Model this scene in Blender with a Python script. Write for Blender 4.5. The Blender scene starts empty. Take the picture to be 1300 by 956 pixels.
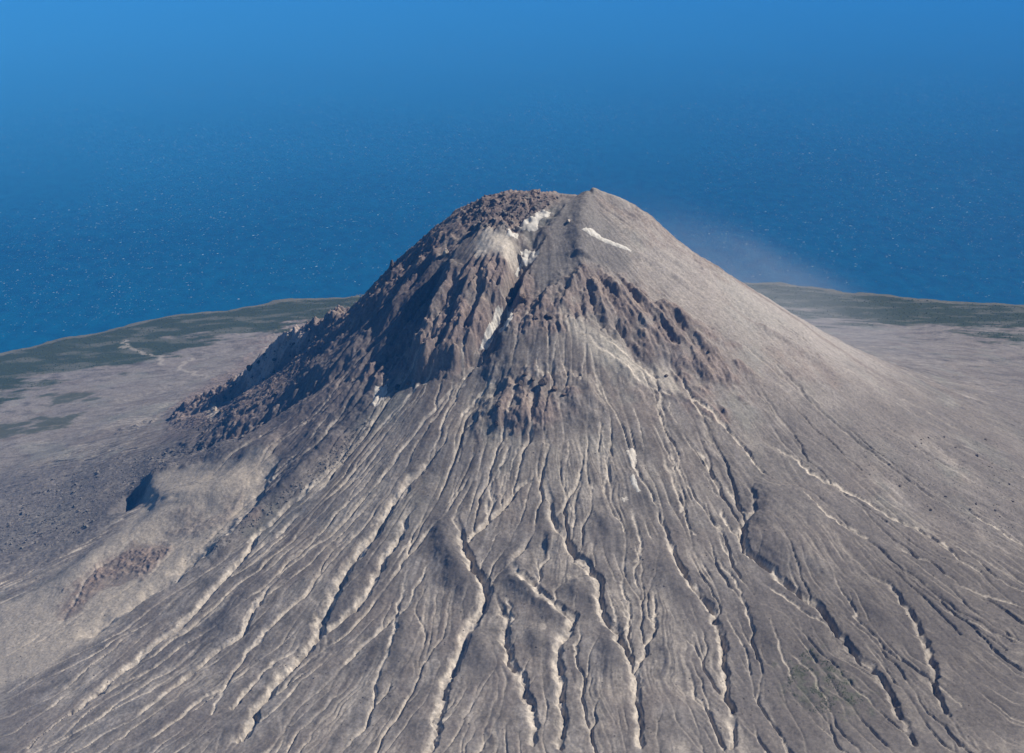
import bpy, math, random, time
import numpy as np
from mathutils import Vector

T0 = time.perf_counter()
rad = math.radians
scene = bpy.context.scene
COL = scene.collection

# ------------------------------------------------------------------ camera
CAM = np.array([-99.0, -4350.0, 2176.0])
PITCH = rad(19.2)
LENS = 50.0
FPX = LENS / 36.0 * 1300.0
cam_d = bpy.data.cameras.new('camera')
cam_d.lens = LENS
cam_d.sensor_width = 36.0
cam_d.clip_start = 5.0
cam_d.clip_end = 400000.0
cam = bpy.data.objects.new('camera', cam_d)
cam.location = CAM
cam.rotation_euler = (math.pi / 2 - PITCH, 0, 0)
COL.objects.link(cam)
scene.camera = cam

# ------------------------------------------------------------------ sky and sun
SUN_EL = rad(46.0)
SUN_AZ = rad(10.0)            # measured from +x (right) towards +y (away)
sun_dir = Vector((math.cos(SUN_EL) * math.cos(SUN_AZ), math.cos(SUN_EL) * math.sin(SUN_AZ), math.sin(SUN_EL)))
w = bpy.data.worlds.new('World')
scene.world = w
w.use_nodes = True
nt = w.node_tree
nt.nodes.clear()
sky = nt.nodes.new('ShaderNodeTexSky')
sky.sky_type = 'NISHITA'
sky.sun_disc = False
sky.sun_elevation = SUN_EL
sky.sun_rotation = math.pi / 2 - SUN_AZ
sky.altitude = 300.0
sky.air_density = 0.8
sky.dust_density = 0.0
sky.ozone_density = 4.0
bg = nt.nodes.new('ShaderNodeBackground')
bg.inputs['Strength'].default_value = 0.055
out = nt.nodes.new('ShaderNodeOutputWorld')
nt.links.new(sky.outputs[0], bg.inputs[0])
nt.links.new(bg.outputs[0], out.inputs[0])
sd = bpy.data.lights.new('sun', 'SUN')
sd.energy = 5.0
sd.angle = rad(0.53)
sd.color = (1.0, 0.935, 0.85)
so = bpy.data.objects.new('sun', sd)
so.rotation_euler = sun_dir.to_track_quat('Z', 'Y').to_euler()
so.location = (3000, 800, 6000)
COL.objects.link(so)
scene.view_settings.view_transform = 'Standard'
scene.view_settings.look = 'None'
scene.view_settings.exposure = 0.42
scene.view_settings.gamma = 1.0
scene.cycles.volume_bounces = 1
scene.cycles.max_bounces = 6
scene.cycles.use_adaptive_sampling = True
scene.cycles.use_denoising = True

# ------------------------------------------------------------------ helpers: numpy noise
def _hash(ix, iy, seed):
    h = (ix.astype(np.int64) * 374761393 + iy.astype(np.int64) * 668265263 + seed * 1442695041) & 0xFFFFFFFF
    h = ((h ^ (h >> 13)) * 1274126177) & 0xFFFFFFFF
    h = (h ^ (h >> 16)) & 0xFFFFFF
    return (h.astype(np.float32) / np.float32(0xFFFFFF)) * 2 - 1

_TAB = {}
def _table(seed):
    if seed not in _TAB:
        r = np.random.default_rng(seed + 77)
        a = r.uniform(0, 2 * math.pi, (256, 256))
        _TAB[seed] = (np.cos(a).astype(np.float32), np.sin(a).astype(np.float32))
    return _TAB[seed]

def gnoise(x, y, seed=0):
    """gradient noise, about -0.7..0.7"""
    gx, gy = _table(seed)
    fx = np.floor(x); fy = np.floor(y)
    u = (x - fx).astype(np.float32); v = (y - fy).astype(np.float32)
    ix = fx.astype(np.int32) & 255; iy = fy.astype(np.int32) & 255
    ix1 = (ix + 1) & 255; iy1 = (iy + 1) & 255
    su = u * u * u * (u * (u * 6 - 15) + 10); sv = v * v * v * (v * (v * 6 - 15) + 10)
    a = gx[iy, ix] * u + gy[iy, ix] * v
    b = gx[iy, ix1] * (u - 1) + gy[iy, ix1] * v
    c = gx[iy1, ix] * u + gy[iy1, ix] * (v - 1)
    d = gx[iy1, ix1] * (u - 1) + gy[iy1, ix1] * (v - 1)
    return (a + (b - a) * su) * (1 - sv) + (c + (d - c) * su) * sv

def fbm(x, y, scale, octv=4, seed=0, gain=0.5):
    s = 0.0; amp = 1.0; f = 1.0 / scale
    for o in range(octv):
        s = s + amp * gnoise(x * f + 17.3 * o, y * f - 9.1 * o, seed + o)
        amp *= gain; f *= 2.03
    return s

def ridged(x, y, scale, octv=4, seed=0, gain=0.5):
    s = 0.0; amp = 1.0; f = 1.0 / scale; wgt = 1.0
    for o in range(octv):
        n = 1.0 - np.abs(gnoise(x * f + 5.7 * o, y * f + 3.3 * o, seed + o)) * 1.8
        n = np.clip(n, 0, 1) ** 2
        s = s + amp * n * wgt
        wgt = np.clip(n * 1.6, 0, 1)
        amp *= gain; f *= 2.1
    return s

def smooth(a, b, x):
    t = np.clip((x - a) / (b - a), 0, 1)
    return t * t * (3 - 2 * t)

def blur(a, n=1):
    for _ in range(n):
        a = a.copy()
        a[1:-1] = (a[:-2] + 2 * a[1:-1] + a[2:]) * 0.25
        a[:, 1:-1] = (a[:, :-2] + 2 * a[:, 1:-1] + a[:, 2:]) * 0.25
    return a

# ------------------------------------------------------------------ the island's height grid
rows = list(np.linspace(600, 2430, 40))
yv = 2440.0
while yv < 8700:
    rows.append(yv)
    yv += 3.1 if yv < 4500 else min(3.1 + (yv - 4500) * 0.0046, 15.0)
YD = np.array(rows)                                   # depth from the camera's foot
sc_ = np.linspace(-0.405, 0.405, 1000)
ext = np.cumsum(np.linspace(0.0012, 0.035, 46))
SV = np.concatenate([(-0.405 - ext)[::-1], sc_, 0.405 + ext])
YR = YD + CAM[1]
WR = np.maximum(YD, 2440.0)
NR, NC = len(YD), len(SV)
Y = np.repeat(YR[:, None], NC, 1)
X = CAM[0] + SV[None, :] * WR[:, None]

def ij(x, y):
    i = np.interp(y, YR, np.arange(NR))
    wv = np.maximum(y - CAM[1], 2440.0)
    j = np.interp((x - CAM[0]) / wv, SV, np.arange(NC))
    return i, j

def samp(A, x, y):
    i, j = ij(x, y)
    i = np.clip(i, 0, NR - 1.001); j = np.clip(j, 0, NC - 1.001)
    i0 = i.astype(np.int64); j0 = j.astype(np.int64)
    fi = i - i0; fj = j - j0
    return (A[i0, j0] * (1 - fi) * (1 - fj) + A[i0 + 1, j0] * fi * (1 - fj)
            + A[i0, j0 + 1] * (1 - fi) * fj + A[i0 + 1, j0 + 1] * fi * fj)

def ray(px):
    px = np.atleast_2d(np.asarray(px, float))
    a = (px[:, 0] - 650.0) / FPX
    b = (478.0 - px[:, 1]) / FPX
    cp, sp = math.cos(PITCH), math.sin(PITCH)
    d = np.stack([a, cp + b * sp, b * cp - sp], 1)
    return d

def hit(px, H=None):
    """where the sight line of photo point px meets the surface H"""
    if H is None: H = Z
    d = ray(px)
    d = d / d[:, 1:2]
    ts = np.arange(2200.0, 9000.0, 5.0)
    res = np.zeros((len(d), 3))
    for k in range(len(d)):
        P = CAM[None] + d[k][None] * ts[:, None]
        below = P[:, 2] < samp(H, P[:, 0], P[:, 1])
        n = int(np.argmax(below)) if below.any() else len(ts) - 1
        n = max(n, 1)
        p0, p1 = P[n - 1], P[n]
        g0 = p0[2] - samp(H, p0[:1], p0[1:2])[0]; g1 = p1[2] - samp(H, p1[:1], p1[1:2])[0]
        f = g0 / (g0 - g1) if g0 != g1 else 0.5
        res[k] = p0 + (p1 - p0) * min(max(f, 0), 1)
    return res

def at_depth(px, dy):
    """point on the sight line of px at world y = dy"""
    d = ray(px)
    d = d / d[:, 1:2]
    t = np.atleast_1d(np.asarray(dy, float)) - CAM[1]
    return CAM[None] + d * t[:, None]

# base cone: heights by distance from the summit along eight bearings
RK = [0, 60, 120, 200, 300, 400, 500, 600, 700, 900, 1100, 1300, 1600, 2000, 2500, 3000, 3700, 4300]
PROF = {
    0:   [1246, 1246, 1246, 1236, 1190, 1122, 1060, 998, 934, 802, 682, 576, 440, 302, 182, 96, 6, -60],
    50:  [1246, 1246, 1244, 1225, 1160, 1080, 1010, 945, 885, 760, 645, 540, 410, 280, 160, 80, 6, -60],
    90:  [1246, 1246, 1240, 1200, 1120, 1030, 940, 860, 780, 640, 520, 430, 320, 220, 130, 65, 6, -60],
    140: [1246, 1246, 1246, 1232, 1180, 1085, 980, 875, 770, 590, 450, 360, 255, 160, 85, 40, 5, -60],
    180: [1246, 1246, 1246, 1238, 1180, 1085, 985, 882, 788, 628, 492, 388, 278, 170, 90, 45, 5, -60],
    225: [1246, 1246, 1238, 1200, 1120, 1030, 940, 860, 786, 654, 544, 456, 350, 250, 150, 80, 5, -60],
    270: [1246, 1246, 1232, 1175, 1085, 1000, 925, 858, 798, 692, 607, 540, 460, 370, 270, 180, 10, -60],
    315: [1246, 1246, 1240, 1200, 1130, 1060, 990, 925, 862, 745, 640, 553, 448, 340, 230, 140, 8, -60],
}
AZ = np.arange(0, 360, 2.0)
RG = np.arange(0, 5200, 5.0)
keys = sorted(PROF); kk = keys + [360]
tab = np.zeros((len(AZ), len(RG)))
pr = np.array([np.interp(RG, RK, PROF[k]) for k in keys] + [np.interp(RG, RK, PROF[0])])
for n in range(len(RG)):
    tab[:, n] = np.interp(AZ, kk, pr[:, n])
def gk(s):
    k = np.arange(-int(3 * s), int(3 * s) + 1); g = np.exp(-k * k / (2 * s * s)); return g / g.sum()
k1 = gk(6)
tab = np.array([np.convolve(np.concatenate([tab[-40:, n], tab[:, n], tab[:40, n]]), k1, 'same')[40:-40] for n in range(len(RG))]).T
k2 = gk(6)
for m in range(len(AZ)):
    row = tab[m]
    tab[m] = np.convolve(np.concatenate([row[60:0:-1], row, np.full(60, row[-1])]), k2, 'same')[60:-60]

# coast: seen shore points (sea level) and guesses for the hidden stretch
def sea_pt(px):
    d = ray(px); t = -CAM[2] / d[:, 2]
    return CAM[None] + d * t[:, None]
coast_px = [(-160, 500), (-60, 466), (0, 452), (40, 441), (100, 430), (150, 420), (190, 408), (215, 403), (250, 399), (300, 394), (350, 385), (390, 381),
            (440, 379), (520, 371), (620, 362), (760, 356), (880, 358), (945, 361), (990, 362), (1030, 366), (1075, 374), (1130, 378),
            (1190, 385), (1240, 388), (1300, 391), (1400, 397), (1520, 404)]
cw = sea_pt(coast_px)
caz = np.degrees(np.arctan2(cw[:, 1], cw[:, 0])); crr = np.hypot(cw[:, 0], cw[:, 1])
o = np.argsort(caz)
caz = np.concatenate([[-100, -60, -20], caz[o], [190, 225, 260]]); crr = np.concatenate([[3900, 4100, 4200], crr[o], [3500, 3600, 3900]])
def coast_r(az):
    a = (az + 100) % 360 - 100
    return np.interp(a, caz, crr)

R = np.hypot(X, Y)
A = np.degrees(np.arctan2(Y, X)) % 360
Rc = coast_r(A) + 45 * fbm(X, Y, 300, 4, 90, 0.6)
Re = np.where(R < 1800, R, 1800 + (R - 1800) * (3700 - 1800) / (Rc - 1800))
warp = 18 * fbm(X, Y, 300, 3, 5)
ai = (A / 2.0); a0 = np.floor(ai).astype(int) % 180; a1 = (a0 + 1) % 180; fa = ai - np.floor(ai)
ri = np.clip((Re + warp * smooth(150, 500, R)) / 5.0, 0, len(RG) - 1.01); r0 = ri.astype(int); fr = ri - r0
Z = ((tab[a0, r0] * (1 - fr) + tab[a0, r0 + 1] * fr) * (1 - fa) + (tab[a1, r0] * (1 - fr) + tab[a1, r0 + 1] * fr) * fa)
# low shore with a beach step
Z = np.where(Re > 3300, np.maximum(Z, np.interp(Re, [3300, 3500, 3640, 3700, 3740, 3800, 5000], [-30, -5, 6, 1.2, -4, -12, -60])), Z)
Z = np.where(Re > 3800, np.minimum(Z, np.interp(Re, [3800, 5000], [-12, -60])), Z)
PLAIN = smooth(1500, 2400, Re)                       # 0 on the cone, 1 on the coastal plain
BASE = Z.copy()

# ------------------------------------------------------------------ carving tools
WX = X + 7.0 * fbm(X, Y, 60, 5, 301, 0.68); WY = Y + 7.0 * fbm(X, Y, 60, 5, 311, 0.68)
def block(pts, m):
    x0, y0 = pts[:, 0].min() - m, pts[:, 1].min() - m
    x1, y1 = pts[:, 0].max() + m, pts[:, 1].max() + m
    i0 = max(int(np.searchsorted(YR, y0)) - 1, 0); i1 = min(int(np.searchsorted(YR, y1)) + 1, NR)
    wl = np.maximum(np.array([y0, y1]) - CAM[1], 2440.0)
    smin = min((x0 - CAM[0]) / wl); smax = max((x1 - CAM[0]) / wl)
    j0 = max(int(np.searchsorted(SV, smin)) - 1, 0); j1 = min(int(np.searchsorted(SV, smax)) + 1, NC)
    return slice(i0, i1), slice(j0, j1)

def dist_line(pts, m):
    """distance to the line, place along it (0..1) and side (+ left of travel) inside a block round it"""
    bl = block(pts, m)
    x = WX[bl]; y = WY[bl]
    D = np.full(x.shape, 1e9); T = np.zeros(x.shape); S = np.zeros(x.shape)
    seg = np.hypot(*(pts[1:, :2] - pts[:-1, :2]).T)
    cum = np.concatenate([[0], np.cumsum(seg)]); tot = max(cum[-1], 1e-6)
    for k in range(len(pts) - 1):
        ax, ay = pts[k, :2]; bx, by = pts[k + 1, :2]
        dx, dy = bx - ax, by - ay
        L2 = dx * dx + dy * dy + 1e-9
        t = np.clip(((x - ax) * dx + (y - ay) * dy) / L2, 0, 1)
        ex = x - ax - t * dx; ey = y - ay - t * dy
        d = np.sqrt(ex * ex + ey * ey)
        c = d < D
        D[c] = d[c]; T[c] = ((cum[k] + t * seg[k]) / tot)[c]; S[c] = np.sign(dx * ey - dy * ex)[c]
    return bl, D, T, S

def wiggle(pts, amp, n=4, seed=0):
    rng = np.random.default_rng(seed)
    o = [pts[0]]
    for a, b in zip(pts[:-1], pts[1:]):
        d = b[:2] - a[:2]; nrm = np.array([-d[1], d[0]]) / (np.hypot(*d) + 1e-6)
        for k in range(1, n + 1):
            p = a + (b - a) * k / n
            if k < n: p = p + np.concatenate([nrm * rng.normal(0, amp), [0]])
            o.append(p)
    return np.array(o)

ASH = np.zeros_like(Z)        # pale fresh ash exposed in gully walls
def gully(px, wid, dep, seed=0, start=0.12, amp=2.0, ash=1.0, end=0.0):
    global Z
    p = wiggle(hit(px), amp, 4, seed)
    bl, D, T, S = dist_line(p, wid * 1.8 + 12)
    D = D * (1 + 0.32 * fbm(X[bl], Y[bl], 36, 3, 30 + seed % 7, 0.6))
    grow = smooth(0, start, T) * (1 - end * smooth(0.7, 1.0, T))
    ww = wid * (0.45 + 0.55 * grow)
    D = np.where(S > 0, D * 1.7, D * 0.75)              # the wall on the sunny bank side is gentler
    f = np.clip(1 - D / ww, 0, 1)
    dep = dep * (1 + 0.7 * fbm(X[bl], Y[bl], 50, 3, 33 + seed % 5, 0.6))
    cut = 0.62 * dep * grow * np.minimum(f ** 0.85 * 1.15, 1.0)
    Z[bl] -= cut
    ASH[bl] = np.maximum(ASH[bl], ash * np.clip((f - 0.14) * 3.5, 0, 1) * np.clip(grow * 1.3, 0, 1))

def ridge(px, wid, hgt, seed=0, pts=None, sharp=False, taper=0.2, wl=None, wr=None, noise=0.25, tend=None):
    """raise a rib; wl / wr: half-widths on the left / right of travel"""
    global Z
    p = hit(px) if pts is None else pts
    wl = wl or wid; wr = wr or wid
    bl, D, T, S = dist_line(p, max(wl, wr) * 2.2)
    ww = np.where(S > 0, wl, wr)
    D = D * (1 + noise * fbm(X[bl], Y[bl], max(wl, wr) * 1.1, 3, 50 + seed))
    te = taper if tend is None else tend
    grow = smooth(0, taper, T + 0.02) * smooth(0, te, 1.02 - T) if te > 0 else smooth(0, taper, T + 0.02)
    f = np.clip(1 - D / ww, 0, 1) if sharp else np.exp(-(D / ww * 1.5) ** 2)
    Z[bl] += hgt * grow * f
    return bl, D, T, S

def inside(poly, x, y):
    c = np.zeros(x.shape, bool)
    n = len(poly)
    for k in range(n):
        x0, y0 = poly[k, :2]; x1, y1 = poly[(k + 1) % n, :2]
        cond = (y0 > y) != (y1 > y)
        if not cond.any(): continue
        xi = (x1 - x0) * (y - y0) / (y1 - y0 + 1e-12) + x0
        c ^= cond & (x < xi)
    return c

def region(px, soft, rag=0.0, scale=60, seed=0, H=None):
    """soft 0..1 mask of the ground inside a photo outline, fading over soft metres, with a ragged edge"""
    p = hit(px, H)
    pc = np.vstack([p, p[:1]])
    bl, D, T, S = dist_line(pc, soft * 1.5 + rag * 2 + 20)
    ins = inside(p, WX[bl], WY[bl])
    sd_ = np.where(ins, D, -D)
    if rag: sd_ = sd_ + rag * fbm(X[bl], Y[bl], scale, 4, 60 + seed, 0.6)
    return bl, smooth(-soft * 0.5, soft * 0.5, sd_)

def full(bm):
    bl, m = bm
    F = np.zeros_like(Z); F[bl] = m
    return F

# ------------------------------------------------------------------ large landforms
# left spur: crest seen against the plain
spx = [(430, 400), (385, 418), (345, 436), (318, 466), (285, 490), (252, 505), (226, 520), (207, 545)]
sdy = [150, 260, 330, 380, 430, 470, 500, 500]
sp = at_depth(spx, sdy)
for a, b, m in ((0, 3, 110), (2, 5, 120), (4, 7, 110)):
    pass
def raise_to(pts, wl, wr, seed):
    """a rib whose crest passes through pts"""
    global Z
    bl, D, T, S = dist_line(pts, max(wl, wr) * 1.6)
    seg = np.hypot(*(pts[1:, :2] - pts[:-1, :2]).T); cum = np.concatenate([[0], np.cumsum(seg)]); cum /= cum[-1]
    top = np.interp(T, cum, pts[:, 2]) + 26 * fbm(X[bl], Y[bl], 55, 4, seed, 0.65)
    ww = np.where(S > 0, wl, wr)
    D2 = D * (1 + 0.3 * fbm(X[bl], Y[bl], 70, 3, seed + 3))
    f = np.clip(1 - D2 / ww, 0, 1) ** 0.8
    Z[bl] = np.maximum(Z[bl], Z[bl] * (1 - f) + top * f)
raise_to(sp, 95, 180, 7)
gully([(440, 462), (400, 492), (350, 522), (300, 547), (250, 566), (205, 580)], 95, 46, 42, 0.3, 3, ash=0, end=0.6)

# summit: rubble dome on the left, breach in the middle, smooth ash cone on the right
ridge([(604, 254), (640, 250), (690, 252)], 70, 18, 1, pts=at_depth([(604, 250), (640, 246), (690, 250)], [0, 10, 20]), taper=0.1)
ridge(None, 60, 34, 2, pts=at_depth([(748, 243), (790, 262), (850, 300), (900, 330)], [0, 10, 30, 40]), taper=0.05, tend=0.75, noise=0.1)
ridge(None, 55, 26, 3, pts=hit([(748, 250), (742, 275), (738, 300), (735, 330)]), taper=0.05, noise=0.1)
gully([(712, 250), (700, 268), (680, 285), (668, 320), (655, 350), (640, 385), (628, 420), (612, 450)], 60, 34, 1, 0.3, 3, ash=0)
ridge(None, 24, -16, 4, pts=at_depth([(722, 240), (708, 246)], [20, 0]), taper=0.01, noise=0.2)
# crag buttress left of the breach
b1 = full(region([(598, 312), (612, 288), (640, 292), (655, 322), (652, 365), (640, 395), (624, 425), (600, 455), (560, 474), (528, 478), (520, 455), (540, 428), (556, 395), (562, 360), (575, 335)], 46, 18, 60, 1))
Z += 54 * b1
# shadowed bay left of the buttress
gully([(590, 318), (570, 352), (548, 385), (525, 420), (505, 455), (492, 480)], 50, 19, 2, 0.3, 3, ash=0, end=0.8)
# broad rock shield right of the breach
b2 = full(region([(742, 328), (770, 345), (820, 372), (870, 398), (920, 440), (945, 470), (930, 490), (885, 470), (840, 450), (790, 428), (740, 400), (706, 405), (690, 385), (715, 350)], 60, 25, 70, 2))
Z += 18 * b2
gully([(672, 330), (655, 365), (645, 392), (636, 420)], 36, 44, 3, 0.2, 3, ash=0)
# convex nose in the middle, with the dark outcrop below it
b3 = full(region([(650, 402), (690, 388), (740, 405), (790, 450), (800, 480), (740, 490), (690, 485), (640, 490), (620, 470), (632, 430)], 90, 20, 80, 3))
Z += 34 * b3
b4 = full(region([(640, 488), (680, 472), (720, 478), (760, 492), (770, 520), (720, 530), (690, 545), (640, 548), (605, 545), (615, 510)], 70, 20, 60, 4))
Z += 26 * b4
# the ash-covered knoll on the right
b5 = full(region([(960, 618), (1010, 622), (1040, 650), (1070, 690), (1040, 720), (990, 712), (955, 690), (962, 650)], 90, 15, 80, 5))
Z += 26 * b5
# lower left: pale lobes, and the blocky flow beyond them
ridge([(352, 566), (300, 578), (250, 588), (205, 604), (185, 616)], 70, 20, 6, wl=70, wr=85, taper=0.12, tend=0.05, noise=0.2)
head = full(region([(192, 602), (240, 590), (300, 578), (345, 568), (330, 605), (290, 630), (235, 648), (196, 646), (186, 624)], 60, 25, 70, 61))
hx = hit([(198, 620), (300, 600)])[:, 0]
Z += 27 * head * smooth(hx[1], hx[0], X)
ridge([(176, 618), (164, 636), (152, 652)], 42, -34, 62, taper=0.2, tend=0.3, noise=0.2)
ridge([(330, 604), (270, 632), (210, 662), (165, 690), (120, 716), (92, 742), (70, 775)], 75, 30, 7, wl=70, wr=130, taper=0.2, tend=0.3, noise=0.3)
ridge([(440, 545), (400, 585), (350, 632), (300, 672), (255, 712)], 55, 22, 8, taper=0.15, noise=0.3)
gully([(360, 570), (335, 606), (322, 640), (288, 672), (250, 706), (225, 733), (187, 756), (120, 800)], 40, 24, 4, 0.1, 3, ash=0.9)
# rounded lobes between the lower gullies
HILL = np.zeros_like(Z)
for k, (px, wd, hg) in enumerate([
    ([(560, 640), (566, 690), (588, 740), (600, 770)], 42, 26),
    ([(640, 690), (660, 740), (700, 770), (722, 790)], 36, 20),
    ([(690, 690), (720, 690)], 48, 20), ([(730, 730), (745, 770)], 46, 24),
    ([(680, 790), (690, 830)], 40, 18), ([(600, 800), (612, 850)], 36, 14), ([(770, 800), (780, 860)], 36, 14),
    ([(830, 700), (870, 760)], 45, 16), ([(845, 800), (858, 860)], 42, 16), ([(520, 760), (500, 850)], 42, 12),
    ([(455, 720), (425, 790)], 40, 10), ([(330, 740), (270, 800)], 45, 10), ([(960, 760), (1000, 840)], 55, 14),
    ([(800, 590), (815, 640)], 55, 18), ([(1100, 740), (1130, 800)], 55, 12), ([(760, 640), (770, 680)], 36, 14)]):
    bl, D, T, S = ridge(px, wd * 1.15, hg * 0.72, 20 + k, taper=0.35, noise=0.35)
    HILL[bl] = np.maximum(HILL[bl], np.exp(-(D / wd * 1.2) ** 2))

# ribs of the crags, each where it stands
for k, (px, wd, hg) in enumerate([
    ([(578, 330), (562, 370), (547, 400), (531, 426), (520, 450)], 30, 30),
    ([(604, 340), (586, 380), (573, 415), (565, 452)], 26, 20), ([(626, 338), (613, 380), (600, 420), (590, 457)], 24, 18),
    ([(646, 345), (634, 378), (626, 408)], 22, 18), ([(548, 432), (534, 455), (520, 476)], 22, 16), ([(590, 400), (580, 440), (560, 470)], 18, 12),
    ([(538, 328), (522, 357), (497, 398), (478, 425)], 30, 20), ([(510, 342), (488, 371), (468, 392), (440, 425)], 26, 16), ([(575, 300), (556, 322), (540, 345)], 26, 16),
    ([(470, 420), (440, 455), (405, 495)], 30, 14), ([(500, 440), (478, 465), (460, 490)], 24, 12),
    ([(740, 345), (722, 370), (710, 398)], 26, 16), ([(748, 350), (764, 385), (776, 420), (800, 452)], 26, 20), ([(772, 352), (798, 388), (824, 418), (850, 450)], 28, 20),
    ([(800, 368), (838, 402), (866, 436), (884, 462)], 26, 20), ([(832, 384), (870, 412), (905, 445), (930, 470)], 28, 18), ([(700, 365), (690, 385), (676, 400)], 22, 16),
    ([(672, 350), (662, 372), (655, 392)], 20, 18), ([(855, 395), (895, 420), (930, 440)], 26, 12),
    ([(655, 485), (640, 510), (630, 540)], 22, 12), ([(690, 482), (684, 505), (676, 530)], 20, 12), ([(725, 492), (728, 515)], 20, 9),
    ([(790, 290), (840, 320), (890, 350)], 22, 7), ([(800, 320), (850, 345), (905, 385)], 22, 7), ([(960, 410), (1010, 440), (1060, 475)], 24, 10)]):
    ridge(px, wd, hg, 200 + k, sharp=True, taper=0.15, tend=0.35, noise=0.7)
for k, (px, wd, dp) in enumerate([([(756, 362), (775, 400), (792, 430), (830, 470)], 20, 14), ([(786, 362), (812, 402), (838, 432)], 18, 12), ([(818, 380), (852, 418), (880, 448)], 18, 12),
                                  ([(726, 352), (712, 378), (700, 395)], 16, 12), ([(592, 345), (578, 385), (560, 430)], 18, 12), ([(616, 350), (602, 390), (590, 430)], 16, 12)]):
    gully(px, wd, dp, 260 + k, 0.2, 3, ash=0)

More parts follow.
